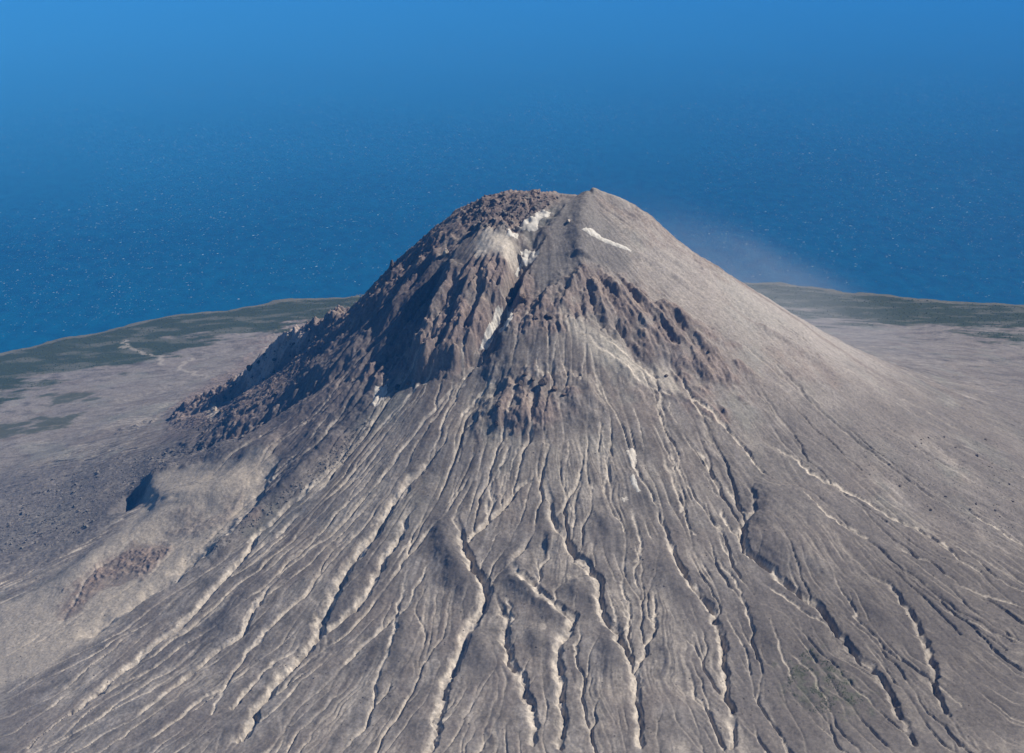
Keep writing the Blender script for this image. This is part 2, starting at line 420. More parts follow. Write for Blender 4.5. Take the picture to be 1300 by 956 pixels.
# ------------------------------------------------------------------ gullies traced where they run
G = [
 ([(470, 530), (448, 561), (438, 578), (410, 602), (388, 623), (366, 643), (348, 661), (328, 678), (314, 702), (297, 719), (274, 747), (248, 775), (221, 799), (200, 816), (150, 856), (100, 900)], 19, 17),
 ([(400, 640), (379, 654), (355, 678), (338, 688), (317, 706)], 15, 11),
 ([(600, 520), (575, 550), (548, 580), (517, 615), (500, 640), (479, 675), (462, 695), (445, 719), (428, 747), (417, 775), (407, 795), (400, 813), (383, 833), (366, 854), (352, 866), (335, 890), (310, 935)], 24, 24),
 ([(540, 625), (519, 654), (507, 685), (486, 716), (476, 740), (455, 768), (438, 781), (414, 802), (402, 813)], 17, 15),
 ([(397, 809), (372, 826), (348, 840), (328, 861), (300, 895)], 13, 9),
 ([(450, 675), (421, 712), (386, 757), (355, 781), (335, 806), (314, 830), (293, 864), (270, 905)], 12, 8),
 ([(372, 705), (341, 747), (321, 781), (307, 806), (279, 826), (252, 847), (228, 866), (180, 905)], 15, 10),
 ([(530, 700), (512, 745), (503, 781), (497, 812), (483, 850), (478, 880), (468, 920)], 10, 8),
 ([(550, 700), (530, 740), (512, 775), (498, 800)], 8, 6),
 ([(585, 625), (582, 656), (588, 688), (599, 713), (616, 735), (622, 747), (607, 781), (593, 803), (585, 834), (573, 854), (569, 867), (560, 900), (548, 950)], 22, 23),
 ([(690, 585), (669, 611), (650, 631), (627, 654), (613, 668), (599, 685), (590, 695)], 15, 13),
 ([(622, 590), (624, 617), (626, 642), (616, 662)], 10, 8),
 ([(622, 742), (636, 764), (644, 786), (643, 815), (652, 840), (664, 854), (668, 867), (676, 900), (680, 940)], 18, 17),
 ([(638, 750), (650, 769), (648, 790), (644, 806)], 9, 7),
 ([(688, 570), (692, 608), (700, 634), (703, 659), (717, 676), (726, 693), (743, 710), (757, 727), (763, 750), (765, 775), (782, 795), (794, 820), (805, 851), (808, 867), (812, 900), (815, 945)], 19, 18),
 ([(748, 585), (734, 608), (717, 640), (706, 659)], 11, 9),
 ([(695, 655), (681, 671), (664, 696), (651, 713), (658, 724), (678, 736), (686, 750), (709, 767), (731, 781), (723, 803), (709, 820), (710, 843), (714, 860), (716, 900), (714, 945)], 18, 18),
 ([(705, 695), (698, 704), (686, 721), (686, 741)], 10, 8),
 ([(737, 783), (734, 815), (734, 837), (740, 865), (744, 905)], 10, 8),
 ([(800, 640), (808, 665), (815, 690), (808, 713)], 10, 8),
 ([(820, 620), (847, 671), (861, 713), (873, 733), (887, 747), (898, 764), (909, 781), (918, 803), (921, 823), (918, 840), (923, 865), (928, 900), (932, 945)], 17, 16),
 ([(791, 724), (792, 752), (801, 772), (794, 798), (788, 808)], 9, 8),
 ([(775, 750), (780, 775), (785, 800)], 7, 6),
 ([(826, 730), (830, 758), (833, 781), (833, 798), (822, 817), (811, 848), (808, 867)], 13, 12),
 ([(895, 690), (915, 713), (935, 738), (943, 761), (960, 800)], 11, 8),
 ([(925, 580), (945, 605), (957, 625), (960, 648), (946, 668), (943, 685), (955, 704), (977, 718), (994, 733), (1009, 745), (1042, 767), (1058, 790), (1074, 813), (1093, 835), (1106, 842), (1123, 865), (1140, 895), (1160, 940)], 19, 19),
 ([(920, 610), (935, 635), (948, 650)], 12, 10), ([(918, 640), (922, 665), (938, 682)], 12, 10),
 ([(960, 730), (983, 748), (1009, 764), (1016, 774), (1045, 790), (1070, 806)], 10, 8),
 ([(1045, 690), (1055, 715), (1061, 738), (1080, 764), (1087, 784), (1110, 806), (1126, 822), (1158, 845), (1187, 865), (1220, 895)], 8, 6),
 ([(1075, 705), (1103, 728), (1132, 741), (1152, 767), (1165, 787), (1178, 813), (1182, 835), (1189, 852), (1187, 865), (1200, 900)], 16, 14),
 ([(940, 540), (960, 553), (980, 566), (999, 576), (1016, 584), (1027, 599), (1055, 612), (1087, 628), (1119, 647), (1142, 660), (1174, 677), (1200, 690), (1217, 709), (1245, 725)], 15, 12),
 ([(1010, 615), (1029, 631), (1045, 647), (1058, 657), (1074, 667), (1100, 680)], 13, 11),
 ([(1130, 690), (1158, 703), (1191, 719), (1213, 737)], 11, 9),
 ([(1190, 680), (1220, 696), (1239, 709), (1265, 732), (1297, 748), (1330, 760)], 12, 9),
 ([(1215, 640), (1249, 660), (1291, 686), (1320, 700)], 10, 8),
 ([(1180, 760), (1230, 790), (1290, 815)], 9, 6), ([(1200, 735), (1260, 757), (1310, 772)], 10, 6),
 ([(855, 455), (866, 474), (877, 502), (894, 513), (907, 524), (919, 538), (935, 555), (955, 579), (968, 600)], 14, 13),
 ([(870, 495), (888, 520), (905, 535)], 10, 8),
 ([(560, 455), (520, 500), (480, 545)], 8, 5), ([(600, 465), (562, 510), (520, 560), (470, 625), (430, 668)], 13, 9),
 ([(640, 470), (605, 505), (585, 530)], 10, 6),
 ([(655, 545), (640, 580), (632, 605)], 8, 5), ([(672, 548), (664, 580), (655, 605)], 8, 5),
 ([(800, 560), (812, 600), (835, 640)], 9, 7), ([(845, 560), (865, 600), (890, 640)], 9, 6),
 ([(880, 560), (905, 600), (918, 625)], 10, 7), ([(720, 400), (760, 440), (810, 478), (850, 500)], 9, 5),
 ([(760, 430), (800, 455), (840, 480)], 8, 4), ([(220, 640), (160, 690), (110, 735), (78, 790), (40, 815)], 14, 10),
 ([(1000, 820), (1030, 850), (1050, 890)], 9, 6), ([(980, 780), (990, 820), (1005, 860)], 9, 6),
]
for k, (px, wd, dp) in enumerate(G):
    thin = 0.85 if wd >= 16 else 0.62
    gully(px, wd * thin, dp * (1.0 if wd >= 16 else 0.75), 100 + k, 0.35, 3.0, end=0.3)
print('landforms', round(time.perf_counter() - T0, 1))

# ------------------------------------------------------------------ rock, rubble and ash areas (masks of what the ground is made of)
def reg(px, soft, rag, scale, seed): return full(region(px, soft, rag, scale, seed))
rock = np.zeros_like(Z)
for k, (px, st) in enumerate([
    ([(598, 312), (612, 300), (640, 310), (652, 340), (648, 380), (640, 400), (624, 430), (600, 455), (560, 474), (505, 480), (470, 470), (520, 420), (550, 380), (575, 340)], 1.0),
    ([(600, 250), (640, 243), (716, 247), (700, 270), (690, 262), (668, 275), (648, 300), (620, 290), (590, 300), (560, 330), (500, 380), (440, 430), (370, 480), (300, 545), (225, 545), (215, 520), (300, 465), (345, 415), (440, 380), (500, 330)], 0.75),
    ([(742, 332), (775, 345), (830, 372), (880, 405), (935, 445), (960, 480), (930, 500), (880, 470), (840, 452), (800, 440), (750, 405), (715, 400), (700, 380), (720, 350)], 0.7),
    ([(660, 345), (690, 372), (735, 405), (710, 425), (680, 415), (650, 425), (632, 420), (640, 390)], 0.9),
    ([(640, 492), (680, 475), (720, 480), (745, 500), (720, 515), (700, 535), (650, 545), (610, 545), (625, 510)], 0.85),
    ([(740, 470), (800, 480), (840, 470), (880, 490), (830, 520), (780, 510)], 0.35),
    ([(78, 765), (112, 728), (165, 692), (205, 690), (225, 700), (180, 730), (120, 745), (100, 775), (76, 785)], 0.9),
    ([(200, 675), (240, 655), (300, 640), (320, 650), (285, 665), (230, 690)], 0.5),
    ([(850, 460), (880, 480), (915, 520), (925, 545), (890, 520), (862, 490)], 0.8),
    ([(760, 250), (800, 262), (900, 330), (960, 372), (920, 360), (860, 320), (800, 300), (760, 275)], 0.35),
    ([(960, 440), (1040, 450), (1070, 480), (1040, 490), (980, 470)], 0.3)]):
    rock = np.maximum(rock, st * reg(px, 60, 60, 70, k))
rock *= 0.25 + 0.75 * smooth(-0.4, 0.1, fbm(X, Y, 70, 4, 13, 0.6))
lobes = reg([(352, 566), (300, 580), (240, 590), (190, 606), (180, 640), (130, 690), (60, 740), (-60, 800), (-60, 900), (60, 850), (150, 790), (225, 735), (290, 672), (325, 640)], 50, 30, 80, 44)
left_slope = reg([(500, 330), (560, 320), (560, 380), (510, 450), (480, 500), (430, 560), (370, 610), (300, 640), (260, 600), (200, 560), (215, 520), (300, 460), (440, 380)], 80, 40, 90, 30)
blocky = reg([(0, 600), (100, 585), (215, 560), (330, 555), (330, 575), (250, 590), (190, 610), (120, 680), (60, 720), (-60, 740), (-60, 610)], 50, 40, 90, 31)
blocky = np.maximum(blocky, reg([(480, 520), (430, 555), (395, 590), (345, 640), (300, 672), (240, 720), (225, 725), (320, 640), (345, 590), (400, 545), (450, 505)], 40, 20, 60, 32))
summit_rubble = reg([(596, 256), (640, 245), (714, 248), (694, 262), (672, 275), (655, 298), (625, 288), (585, 292)], 30, 15, 40, 33)
blocky = np.maximum(blocky, summit_rubble)

def radial(sa, sr, seed, octv=3):
    """noise drawn out down the slope"""
    aw = np.radians(A) + 0.05 * fbm(X, Y, 420, 3, seed + 9) + 0.012 * fbm(X, Y, 90, 3, seed + 8)
    s = 0.0; amp = 1.0
    for q in range(octv):
        s = s + amp * gnoise(np.cos(aw) * sa * 2 ** q + 3, np.sin(aw) * sa * 2 ** q + R / sr * 2 ** q * 0.7, seed + q)
        amp *= 0.55
    return s

steep_zone = smooth(2600, 1700, R) * smooth(120, 300, R)
# crags: broken ribs running down the slope, with finer fracture on them
def ribs(sa, sr, seed, octv=4, gain=0.55):
    aw = np.radians(A) + 0.035 * fbm(X, Y, 160, 3, seed + 9) + 0.01 * fbm(X, Y, 40, 2, seed + 8)
    s = 0.0; amp = 1.0; wgt = 1.0
    for q in range(octv):
        n = 1 - np.abs(gnoise(aw * sa * 1.9 ** q, R / sr * 1.9 ** q + 7 * q, seed + q)) * 1.9
        n = np.clip(n, 0, 1)
        s = s + amp * n * wgt; wgt = np.clip(n * 1.5, 0.15, 1); amp *= gain
    return s
rb = ribs(17, 330, 11)
Z += rock * 10 * (rb - 0.95) * smooth(2200, 1000, R)
frac = ridged(X + 5 * fbm(X, Y, 20, 2, 14), Y * 0.8, 19, 4, 15, 0.68)
Z += rock * 3.2 * (frac - 0.7)
upper_left = left_slope * smooth(560, 800, Z)
Z += left_slope * 11 * radial(15, 420, 200, 4) + np.maximum(upper_left, rock * 0.3) * (17 * (ribs(6.5, 240, 41) - 0.95) + 1.8 * (frac - 0.7))
Z += blocky * 2.0 * fbm(X + 9 * fbm(X, Y, 30, 2, 71), Y, 17, 3, 18, 0.7)
Z += summit_rubble * (7.0 * ridged(X, Y, 30, 3, 19, 0.6) - 13)
# soft undulation everywhere
Z += (1 - PLAIN) * (5 * fbm(X, Y, 230, 3, 21)) + PLAIN * 3 * fbm(X, Y, 240, 4, 22)
# fine rills down every slope
smooth_ash = np.clip(1 - rock - 0.8 * left_slope - 0.5 * blocky - 0.75 * lobes, 0, 1)
rill = radial(58, 700, 210, 3)
rill = 1 - np.abs(rill) * 1.7
rill = np.clip(rill, 0, 1) ** 2.2
rightq = smooth(0, 600, X) * smooth(-1500, -500, Y)
rpatch = smooth(-0.15, 0.3, fbm(X, Y, 200, 3, 23)) * (1 - 0.8 * rightq)
Zr = -2.2 * rill * smooth_ash * steep_zone * (0.08 + 0.92 * rpatch)
Z += 2.2 * radial(30, 260, 27, 3) * (1 - PLAIN) * steep_zone * (1 - 0.75 * rightq) + rightq * (1 - PLAIN) * (3.5 * fbm(X, Y, 60, 5, 29, 0.6)) + 1.6 * fbm(X, Y, 90, 3, 28) * (1 - PLAIN)
Z += Zr
ASH = np.maximum(ASH, 0.5 * rill * smooth_ash * steep_zone * (0.15 + 0.85 * rpatch))
Z += (1 - PLAIN) * 0.35 * fbm(X, Y, 14, 3, 24, 0.6)
pale = reg([(605, 300), (618, 288), (640, 296), (655, 325), (645, 335), (625, 320), (604, 325)], 25, 10, 30, 41)
Z = Z * (1 - 0.85 * pale) + blur(Z, 14) * 0.85 * pale
sl = 0.75 * lobes * (1 - rock)
Z = Z * (1 - sl) + blur(Z, 12) * sl
print('relief', round(time.perf_counter() - T0, 1))

# ------------------------------------------------------------------ side channels following the fall of the ground
def tributaries(n, seed, r0, r1, a0, a1, l0, l1, wid, dep, ash):
    global Z
    rng = np.random.default_rng(seed)
    S = blur(Z, 5)
    a = np.radians(rng.uniform(a0, a1, n)); r = rng.uniform(r0, r1, n)
    x = np.cos(a) * r; y = np.sin(a) * r; ln = rng.uniform(l0, l1, n)
    paths = [[] for _ in range(n)]; px_ = np.zeros(n); py_ = np.zeros(n); h = 6.0
    for st in range(int(l1 / 12)):
        for k in range(n):
            if st * 12 < ln[k]: paths[k].append((x[k], y[k], 0.0))
        gx = (samp(S, x + h, y) - samp(S, x - h, y)); gy = (samp(S, x, y + h) - samp(S, x, y - h))
        m = np.hypot(gx, gy) + 1e-6
        px_ = 0.5 * px_ - gx / m + rng.normal(0, 0.22, n); py_ = 0.5 * py_ - gy / m + rng.normal(0, 0.22, n)
        m = np.hypot(px_, py_) + 1e-6
        x = x + px_ / m * 12; y = y + py_ / m * 12
    for k in range(n):
        p = np.array(paths[k])
        if len(p) < 5: continue
        w_ = wid * (0.5 + 1.3 * rng.random() ** 2.5); d_ = dep * rng.uniform(0.5, 1.4)
        bl, D, T, Sd = dist_line(p, w_ * 1.8 + 8)
        D = np.where(Sd > 0, D * 1.5, D * 0.85)
        grow = smooth(0, 0.45, T)
        f = np.clip(1 - D / (w_ * (0.5 + 0.5 * grow)), 0, 1) * (1 - 0.8 * np.clip(rock[bl] + lobes[bl] + HILL[bl], 0, 1))
        Z[bl] -= d_ * grow * np.minimum(f ** 0.9 * 1.15, 1)
        ASH[bl] = np.maximum(ASH[bl], ash * np.clip((f - 0.1) * 3, 0, 1) * grow)
tributaries(150, 901, 520, 1750, 205, 300, 90, 420, 5.2, 3.2, 0.8)
tributaries(80, 902, 600, 2000, 296, 385, 150, 700, 6.2, 4.0, 0.3)
tributaries(60, 903, 420, 1000, 222, 300, 80, 300, 4.6, 2.6, 0.8)
ASH *= np.clip(0.82 + 0.9 * fbm(X, Y, 42, 4, 51, 0.65), 0.3, 1)
print('side channels', round(time.perf_counter() - T0, 1))

# ------------------------------------------------------------------ running water cuts branching rills
def flow(n, steps, depth, seed, lim=2.4):
    global Z
    rng = np.random.default_rng(seed)
    S = blur(Z, 1)
    dzj = np.zeros_like(S); dzi = np.zeros_like(S)
    dzj[:, 1:-1] = (S[:, 2:] - S[:, :-2]) / (X[:, 2:] - X[:, :-2])
    dzi[1:-1] = (S[2:] - S[:-2]) / (YR[2:] - YR[:-2])[:, None]
    dw = np.where(YD > 2440, 1.0, 0.0)[:, None]
    dzi = dzi - dzj * (SV[None, :] * dw)
    gx = dzj.astype(np.float32); gy = dzi.astype(np.float32)
    a = rng.uniform(math.pi * 0.93, math.pi * 2.1, n); r = np.sqrt(rng.uniform(0.02, 1, n)) * 2300
    x = (np.cos(a) * r); y = (np.sin(a) * r)
    vx = np.zeros(n); vy = np.zeros(n)
    cnt = np.zeros(NR * NC, np.float32)
    life = rng.integers(steps // 3, steps, n)
    for s in range(steps):
        if s % 40 == 39:
            k = life > s
            x = x[k]; y = y[k]; vx = vx[k]; vy = vy[k]; life = life[k]
        i = np.interp(y, YR, np.arange(NR)); wv = np.maximum(y - CAM[1], 2440.0)
        jf = ((x - CAM[0]) / wv + 0.405) / 0.81 * 999 + len(ext)
        ii = np.clip(np.rint(i).astype(np.int64), 1, NR - 2); jj = np.clip(np.rint(jf).astype(np.int64), 1, NC - 2)
        q = ii * NC + jj
        ax = -gx.ravel()[q]; ay = -gy.ravel()[q]
        vx = 0.45 * vx + ax; vy = 0.45 * vy + ay
        L = np.sqrt(vx * vx + vy * vy) + 1e-6
        cnt += np.bincount(q, minlength=NR * NC).astype(np.float32)
        x = x + vx / L * 3.6; y = y + vy / L * 3.6
    cnt = cnt.reshape(NR, NC)
    cut = np.clip(np.sqrt(cnt) - 1.9, 0, None)
    cut = np.minimum(cut, 9)
    cut = 0.5 * cut + 0.5 * blur(cut, 1)
    return cut
for it in range(2):
    cut = flow(130000, 240, 1, 500 + it)
    k = np.clip(1 - 0.6 * rock - 0.4 * blocky - 0.6 * lobes - 0.6 * HILL, 0, 1) * steep_zone
    k = k * (0.3 + 0.7 * smooth(-0.15, 0.25, fbm(X, Y, 150, 4, 26, 0.6))) * (1 - 0.85 * rightq)
    Z -= 0.62 * cut * k
    ASH = np.maximum(ASH, np.clip((cut - 0.8) * 0.3, 0, 0.85) * k * smooth_ash)
Z += ASH * 0.9 * fbm(X, Y, 9, 2, 44) + (1 - PLAIN) * (0.5 * fbm(X, Y, 8, 2, 45) + 1.5 * fbm(X, Y, 30, 4, 49, 0.6))
print('flow', round(time.perf_counter() - T0, 1))

# ------------------------------------------------------------------ ground colour, by what lies there, with shade painted in on the upper left
def lerp(c, col, m):
    return c + (np.array(col, np.float32)[None, None] - c) * m[..., None]
C = np.zeros(Z.shape + (3,), np.float32)
C[:] = (0.136, 0.117, 0.101)
n1 = smooth(-0.4, 0.4, fbm(X, Y, 330, 4, 31)); n2 = smooth(-0.35, 0.35, radial(16, 500, 230, 3))
C = lerp(C, (0.100, 0.088, 0.080), 0.65 * n1)
C = lerp(C, (0.225, 0.197, 0.167), 0.5 * n2)
n3 = smooth(-0.3, 0.4, radial(45, 300, 240, 3)); n4 = smooth(-0.3, 0.35, fbm(X, Y, 85, 5, 34, 0.6))
C = lerp(C, (0.25, 0.228, 0.205), 0.4 * n3); C = lerp(C, (0.10, 0.093, 0.09), 0.28 * n4)
n5 = radial(150, 160, 250, 3); C *= (1 + 0.40 * np.clip(n5, -0.7, 0.7))[..., None]
C *= (1 + 0.46 * fbm(X, Y, 55, 6, 46, 0.7))[..., None]
green = smooth(0.1, 0.4, fbm(X, Y, 240, 4, 47)) * smooth(-1300, -500, Y); C = lerp(C, (0.175, 0.180, 0.155), 0.45 * green)
brown = smooth(0.0, 0.35, fbm(X, Y, 190, 4, 48)); C = lerp(C, (0.150, 0.124, 0.106), 0.5 * brown)
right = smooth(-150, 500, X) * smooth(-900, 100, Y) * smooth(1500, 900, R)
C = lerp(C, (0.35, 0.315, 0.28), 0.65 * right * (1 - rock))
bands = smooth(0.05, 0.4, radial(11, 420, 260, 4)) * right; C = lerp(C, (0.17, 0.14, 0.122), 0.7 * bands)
C = lerp(C, (0.098, 0.088, 0.082), 0.75 * HILL * (1 - 0.8 * lobes))
rdark = reg([(880, 620), (1060, 500), (1360, 420), (1360, 960), (840, 960)], 300, 90, 160, 72)
C = lerp(C, (0.115, 0.102, 0.093), 0.72 * rdark * smooth(-0.7, 0.2, fbm(X, Y, 260, 4, 73)))
lowr = reg([(1080, 690), (1350, 720), (1350, 960), (1000, 960), (960, 800)], 250, 80, 140, 40)
C = lerp(C, (0.088, 0.076, 0.066), 0.8 * lowr)
C = lerp(C, (0.155, 0.128, 0.115), 0.8 * left_slope)
C = lerp(C, (0.115, 0.105, 0.10), 0.75 * blocky)
C = lerp(C, (0.088, 0.072, 0.070), 0.6 * np.maximum(upper_left * smooth(850, 1000, Z), summit_rubble))  # dark rock deepened further to paint in the upper left flank's shade
rk = smooth(-0.3, 0.3, fbm(X, Y, 45, 4, 33, 0.6))
C = lerp(C, (0.235, 0.178, 0.150), np.clip(rock, 0, 1) * 0.8)
C = lerp(C, (0.105, 0.086, 0.080), rock * 0.45 * rk)
C = lerp(C, (0.33, 0.26, 0.20), rock * 0.5 * smooth(0.1, 0.45, fbm(X, Y, 60, 3, 36)))
C = lerp(C, (0.50, 0.44, 0.36), 0.95 * pale)
spur_pale = reg([(340, 440), (385, 418), (395, 430), (350, 455), (325, 490), (300, 480)], 20, 25, 40, 42)
C = lerp(C, (0.42, 0.35, 0.30), 0.7 * spur_pale)
knob = reg([(262, 520), (272, 512), (280, 522), (268, 534)], 12, 6, 20, 43)
C = lerp(C, (0.50, 0.42, 0.33), 0.9 * knob)
C = lerp(C, (0.34, 0.295, 0.24), 0.85 * lobes * (1 - rock))
scarp = reg([(74, 775), (95, 740), (130, 715), (168, 690), (208, 690), (215, 700), (170, 735), (120, 752), (100, 780), (78, 788)], 22, 18, 40, 70)
C = lerp(C, (0.155, 0.122, 0.103), 0.6 * scarp); C = lerp(C, (0.21, 0.15, 0.12), 0.4 * scarp * smooth(0.0, 0.3, fbm(X, Y, 30, 3, 71)))
ashcone = reg([(715, 258), (745, 248), (765, 262), (790, 300), (800, 330), (780, 350), (740, 330), (715, 360), (690, 370), (680, 345), (705, 310), (700, 280)], 35, 15, 50, 45)
C = lerp(C, (0.15, 0.138, 0.127), 0.75 * ashcone)
chute = reg([(715, 385), (730, 400), (780, 445), (850, 470), (870, 500), (830, 490), (770, 470), (735, 440), (715, 410)], 30, 15, 50, 46)
C = lerp(C, (0.40, 0.36, 0.30), 0.6 * chute)
C = lerp(C, (0.54, 0.475, 0.39), 0.78 * ASH * (1 - 0.4 * lowr) * (1 - 0.7 * lobes))
# the plain: pale sand flats, olive shrub land towards the shore, a pale beach
vn = fbm(X, Y * 2.0, 420, 5, 37, 0.55)
tosea = smooth(2500, 3350, Re + 520 * vn)
veg = PLAIN * smooth(0.3, 0.68, tosea + 0.25 * fbm(X, Y * 2.2, 90, 4, 353, 0.6))
C = lerp(C, (0.20, 0.178, 0.157), 0.7 * PLAIN * (1 - veg) * smooth(-0.3, 0.3, fbm(X, Y * 2.5, 160, 4, 38)))
C = lerp(C, (0.030, 0.041, 0.017), 0.94 * veg)
strip = reg([(-30, 560), (-30, 538), (60, 530), (110, 525), (70, 548)], 40, 70, 130, 47)
strip = np.maximum(strip, reg([(55, 500), (115, 498), (120, 506), (70, 512)], 40, 60, 110, 48))
C = lerp(C, (0.055, 0.062, 0.036), 0.85 * strip * smooth(-0.6, -0.1, fbm(X, Y * 2.2, 110, 4, 74)))
C = lerp(C, (0.13, 0.125, 0.10), 0.55 * veg * smooth(0.0, 0.4, fbm(X, Y * 2.2, 230, 4, 352)))
patch = reg([(1000, 840), (1035, 825), (1060, 850), (1090, 870), (1100, 900), (1030, 900), (1005, 870)], 60, 70, 40, 49)
C = lerp(C, (0.06, 0.07, 0.04), 0.5 * patch * smooth(-0.15, 0.25, fbm(X, Y, 26, 3, 39)))
for px, wd in (([(152, 441), (164, 440), (182, 448), (198, 452), (206, 457), (205, 463)], 16), ([(158, 432), (161, 438)], 14), ([(244, 455), (232, 463), (228, 468), (240, 472), (250, 476)], 14)):
    p = wiggle(hit(px), 8, 4, 3); bl, D, T, S = dist_line(p, 60)
    tm = np.zeros_like(Z); tm[bl] = smooth(wd, wd * 0.3, D * (1 + 0.6 * fbm(X[bl], Y[bl], 40, 3, 350)))
    C = lerp(C, (0.34, 0.30, 0.25), 0.6 * tm)
beach = smooth(3665, 3695, Re + 30 * fbm(X, Y, 60, 3, 351))
C = lerp(C, (0.14, 0.128, 0.098), 0.7 * beach)
C *= (1 + 0.26 * fbm(X, Y, 10, 3, 40, 0.7))[..., None]
C = np.clip(C, 0.02, 0.9)

# ------------------------------------------------------------------ materials
def new_mat(name):
    m = bpy.data.materials.new(name); m.use_nodes = True
    t = m.node_tree; t.nodes.clear()
    o_ = t.nodes.new('ShaderNodeOutputMaterial')
    return m, t, o_

def N(t, kind, **kw):
    n = t.nodes.new(kind)
    for k, v in kw.items():
        if k.startswith('in_'):
            n.inputs[int(k[3:])].default_value = v
        else:
            setattr(n, k, v)
    return n

m_ground, t, o_ = new_mat('volcanic_ground')
bs = N(t, 'ShaderNodeBsdfPrincipled'); bs.inputs['Roughness'].default_value = 0.95; bs.inputs['Specular IOR Level'].default_value = 0.15
at = N(t, 'ShaderNodeAttribute', attribute_name='ground')
geo = N(t, 'ShaderNodeNewGeometry')
na = N(t, 'ShaderNodeTexNoise'); na.inputs['Scale'].default_value = 0.16; na.inputs['Detail'].default_value = 5; na.inputs['Roughness'].default_value = 0.7
mr = N(t, 'ShaderNodeMapRange'); mr.inputs[1].default_value = 0.3; mr.inputs[2].default_value = 0.7; mr.inputs[3].default_value = 0.72; mr.inputs[4].default_value = 1.28
mx = N(t, 'ShaderNodeVectorMath', operation='SCALE')
bp = N(t, 'ShaderNodeBump'); bp.inputs['Strength'].default_value = 0.8; bp.inputs['Distance'].default_value = 1.1
L = t.links.new
L(geo.outputs['Position'], na.inputs['Vector']); L(na.outputs['Fac'], mr.inputs[0]); L(at.outputs['Color'], mx.inputs[0]); L(mr.outputs[0], mx.inputs['Scale'])
L(mx.outputs[0], bs.inputs['Base Color']); L(na.outputs['Fac'], bp.inputs['Height']); L(bp.outputs[0], bs.inputs['Normal']); L(bs.outputs[0], o_.inputs[0])

# ------------------------------------------------------------------ land meshes
def grid_mesh(name, mask_faces, mat):
    ii, jj = np.nonzero(mask_faces)
    a = ii * NC + jj
    q = np.stack([a, a + 1, a + NC + 1, a + NC], 1)
    used, inv = np.unique(q, return_inverse=True)
    inv = inv.reshape(-1, 4)
    me = bpy.data.meshes.new(name)
    me.vertices.add(len(used)); me.loops.add(inv.size); me.polygons.add(len(inv))
    co = np.stack([X.ravel()[used], Y.ravel()[used], Z.ravel()[used]], 1).astype(np.float32)
    me.vertices.foreach_set('co', co.ravel())
    me.loops.foreach_set('vertex_index', inv.ravel().astype(np.int32))
    me.polygons.foreach_set('loop_start', (np.arange(len(inv)) * 4).astype(np.int32))
    me.polygons.foreach_set('use_smooth', np.ones(len(inv), bool))
    me.update()
    at_ = me.attributes.new('ground', 'FLOAT_COLOR', 'POINT')
    cc = np.ones((len(used), 4), np.float32); cc[:, :3] = C.reshape(-1, 3)[used]
    at_.data.foreach_set('color', cc.ravel())
    me.normals_split_custom_set_from_vertices(NRM.reshape(-1, 3)[used].tolist())
    me.materials.append(mat)
    ob = bpy.data.objects.new(name, me); COL.objects.link(ob)
    ob['kind'] = 'structure'
    return ob

_dj = np.gradient(Z, axis=1) / np.gradient(X, axis=1)
_di = np.gradient(Z, axis=0) / np.gradient(YR)[:, None] - _dj * (SV[None, :] * np.where(YD > 2440, 1.0, 0.0)[:, None])
NRM = np.stack([-_dj, -_di, np.ones_like(Z)], 2); NRM /= np.linalg.norm(NRM, axis=2)[..., None]
fr_ = 0.25 * (Re[:-1, :-1] + Re[1:, :-1] + Re[:-1, 1:] + Re[1:, 1:])
fz_ = np.maximum(np.maximum(Z[:-1, :-1], Z[1:, :-1]), np.maximum(Z[:-1, 1:], Z[1:, 1:]))
land = fz_ > -25
split_r = 2250 + 0 * fr_
volc = grid_mesh('volcano', land & (fr_ < split_r), m_ground)
plain = grid_mesh('coastal_plain', land & (fr_ >= split_r) & (fr_ < 3655), m_ground)
shore = grid_mesh('beach', land & (fr_ >= 3655), m_ground)
print('meshes', len(volc.data.polygons), len(plain.data.polygons), round(time.perf_counter() - T0, 1))

# ------------------------------------------------------------------ sea
m_sea, t, o_ = new_mat('sea_water')
L = t.links.new
bs = N(t, 'ShaderNodeBsdfPrincipled'); bs.inputs['Roughness'].default_value = 0.3; bs.inputs['IOR'].default_value = 1.33
geo = N(t, 'ShaderNodeNewGeometry')
mp = N(t, 'ShaderNodeMapping'); mp.inputs['Scale'].default_value = (1.0, 0.55, 1.0); mp.inputs['Rotation'].default_value = (0, 0, rad(12))
n1_ = N(t, 'ShaderNodeTexNoise'); n1_.inputs['Scale'].default_value = 0.012; n1_.inputs['Detail'].default_value = 6; n1_.inputs['Roughness'].default_value = 0.65
n2_ = N(t, 'ShaderNodeTexNoise'); n2_.inputs['Scale'].default_value = 0.00035; n2_.inputs['Detail'].default_value = 4
cr = N(t, 'ShaderNodeMix', data_type='RGBA')
cr.inputs[6].default_value = (0.0002, 0.045, 0.110, 1); cr.inputs[7].default_value = (0.0010, 0.082, 0.165, 1)
bp = N(t, 'ShaderNodeBump'); bp.inputs['Strength'].default_value = 1.0; bp.inputs['Distance'].default_value = 2.2
L(geo.outputs['Position'], mp.inputs[0]); L(mp.outputs[0], n1_.inputs['Vector']); L(geo.outputs['Position'], n2_.inputs['Vector'])
sw = N(t, 'ShaderNodeMath', operation='MULTIPLY_ADD'); sw.inputs[1].default_value = 2.2; sw.inputs[2].default_value = -1.1
ad = N(t, 'ShaderNodeMath', operation='ADD'); ad.use_clamp = True
L(n1_.outputs['Fac'], sw.inputs[0]); L(sw.outputs[0], ad.inputs[0]); L(n2_.outputs['Fac'], ad.inputs[1]); L(ad.outputs[0], cr.inputs[0]); L(cr.outputs[2], bs.inputs['Base Color']); L(n1_.outputs['Fac'], bp.inputs['Height']); L(bp.outputs[0], bs.inputs['Normal'])
L(bs.outputs[0], o_.inputs[0])
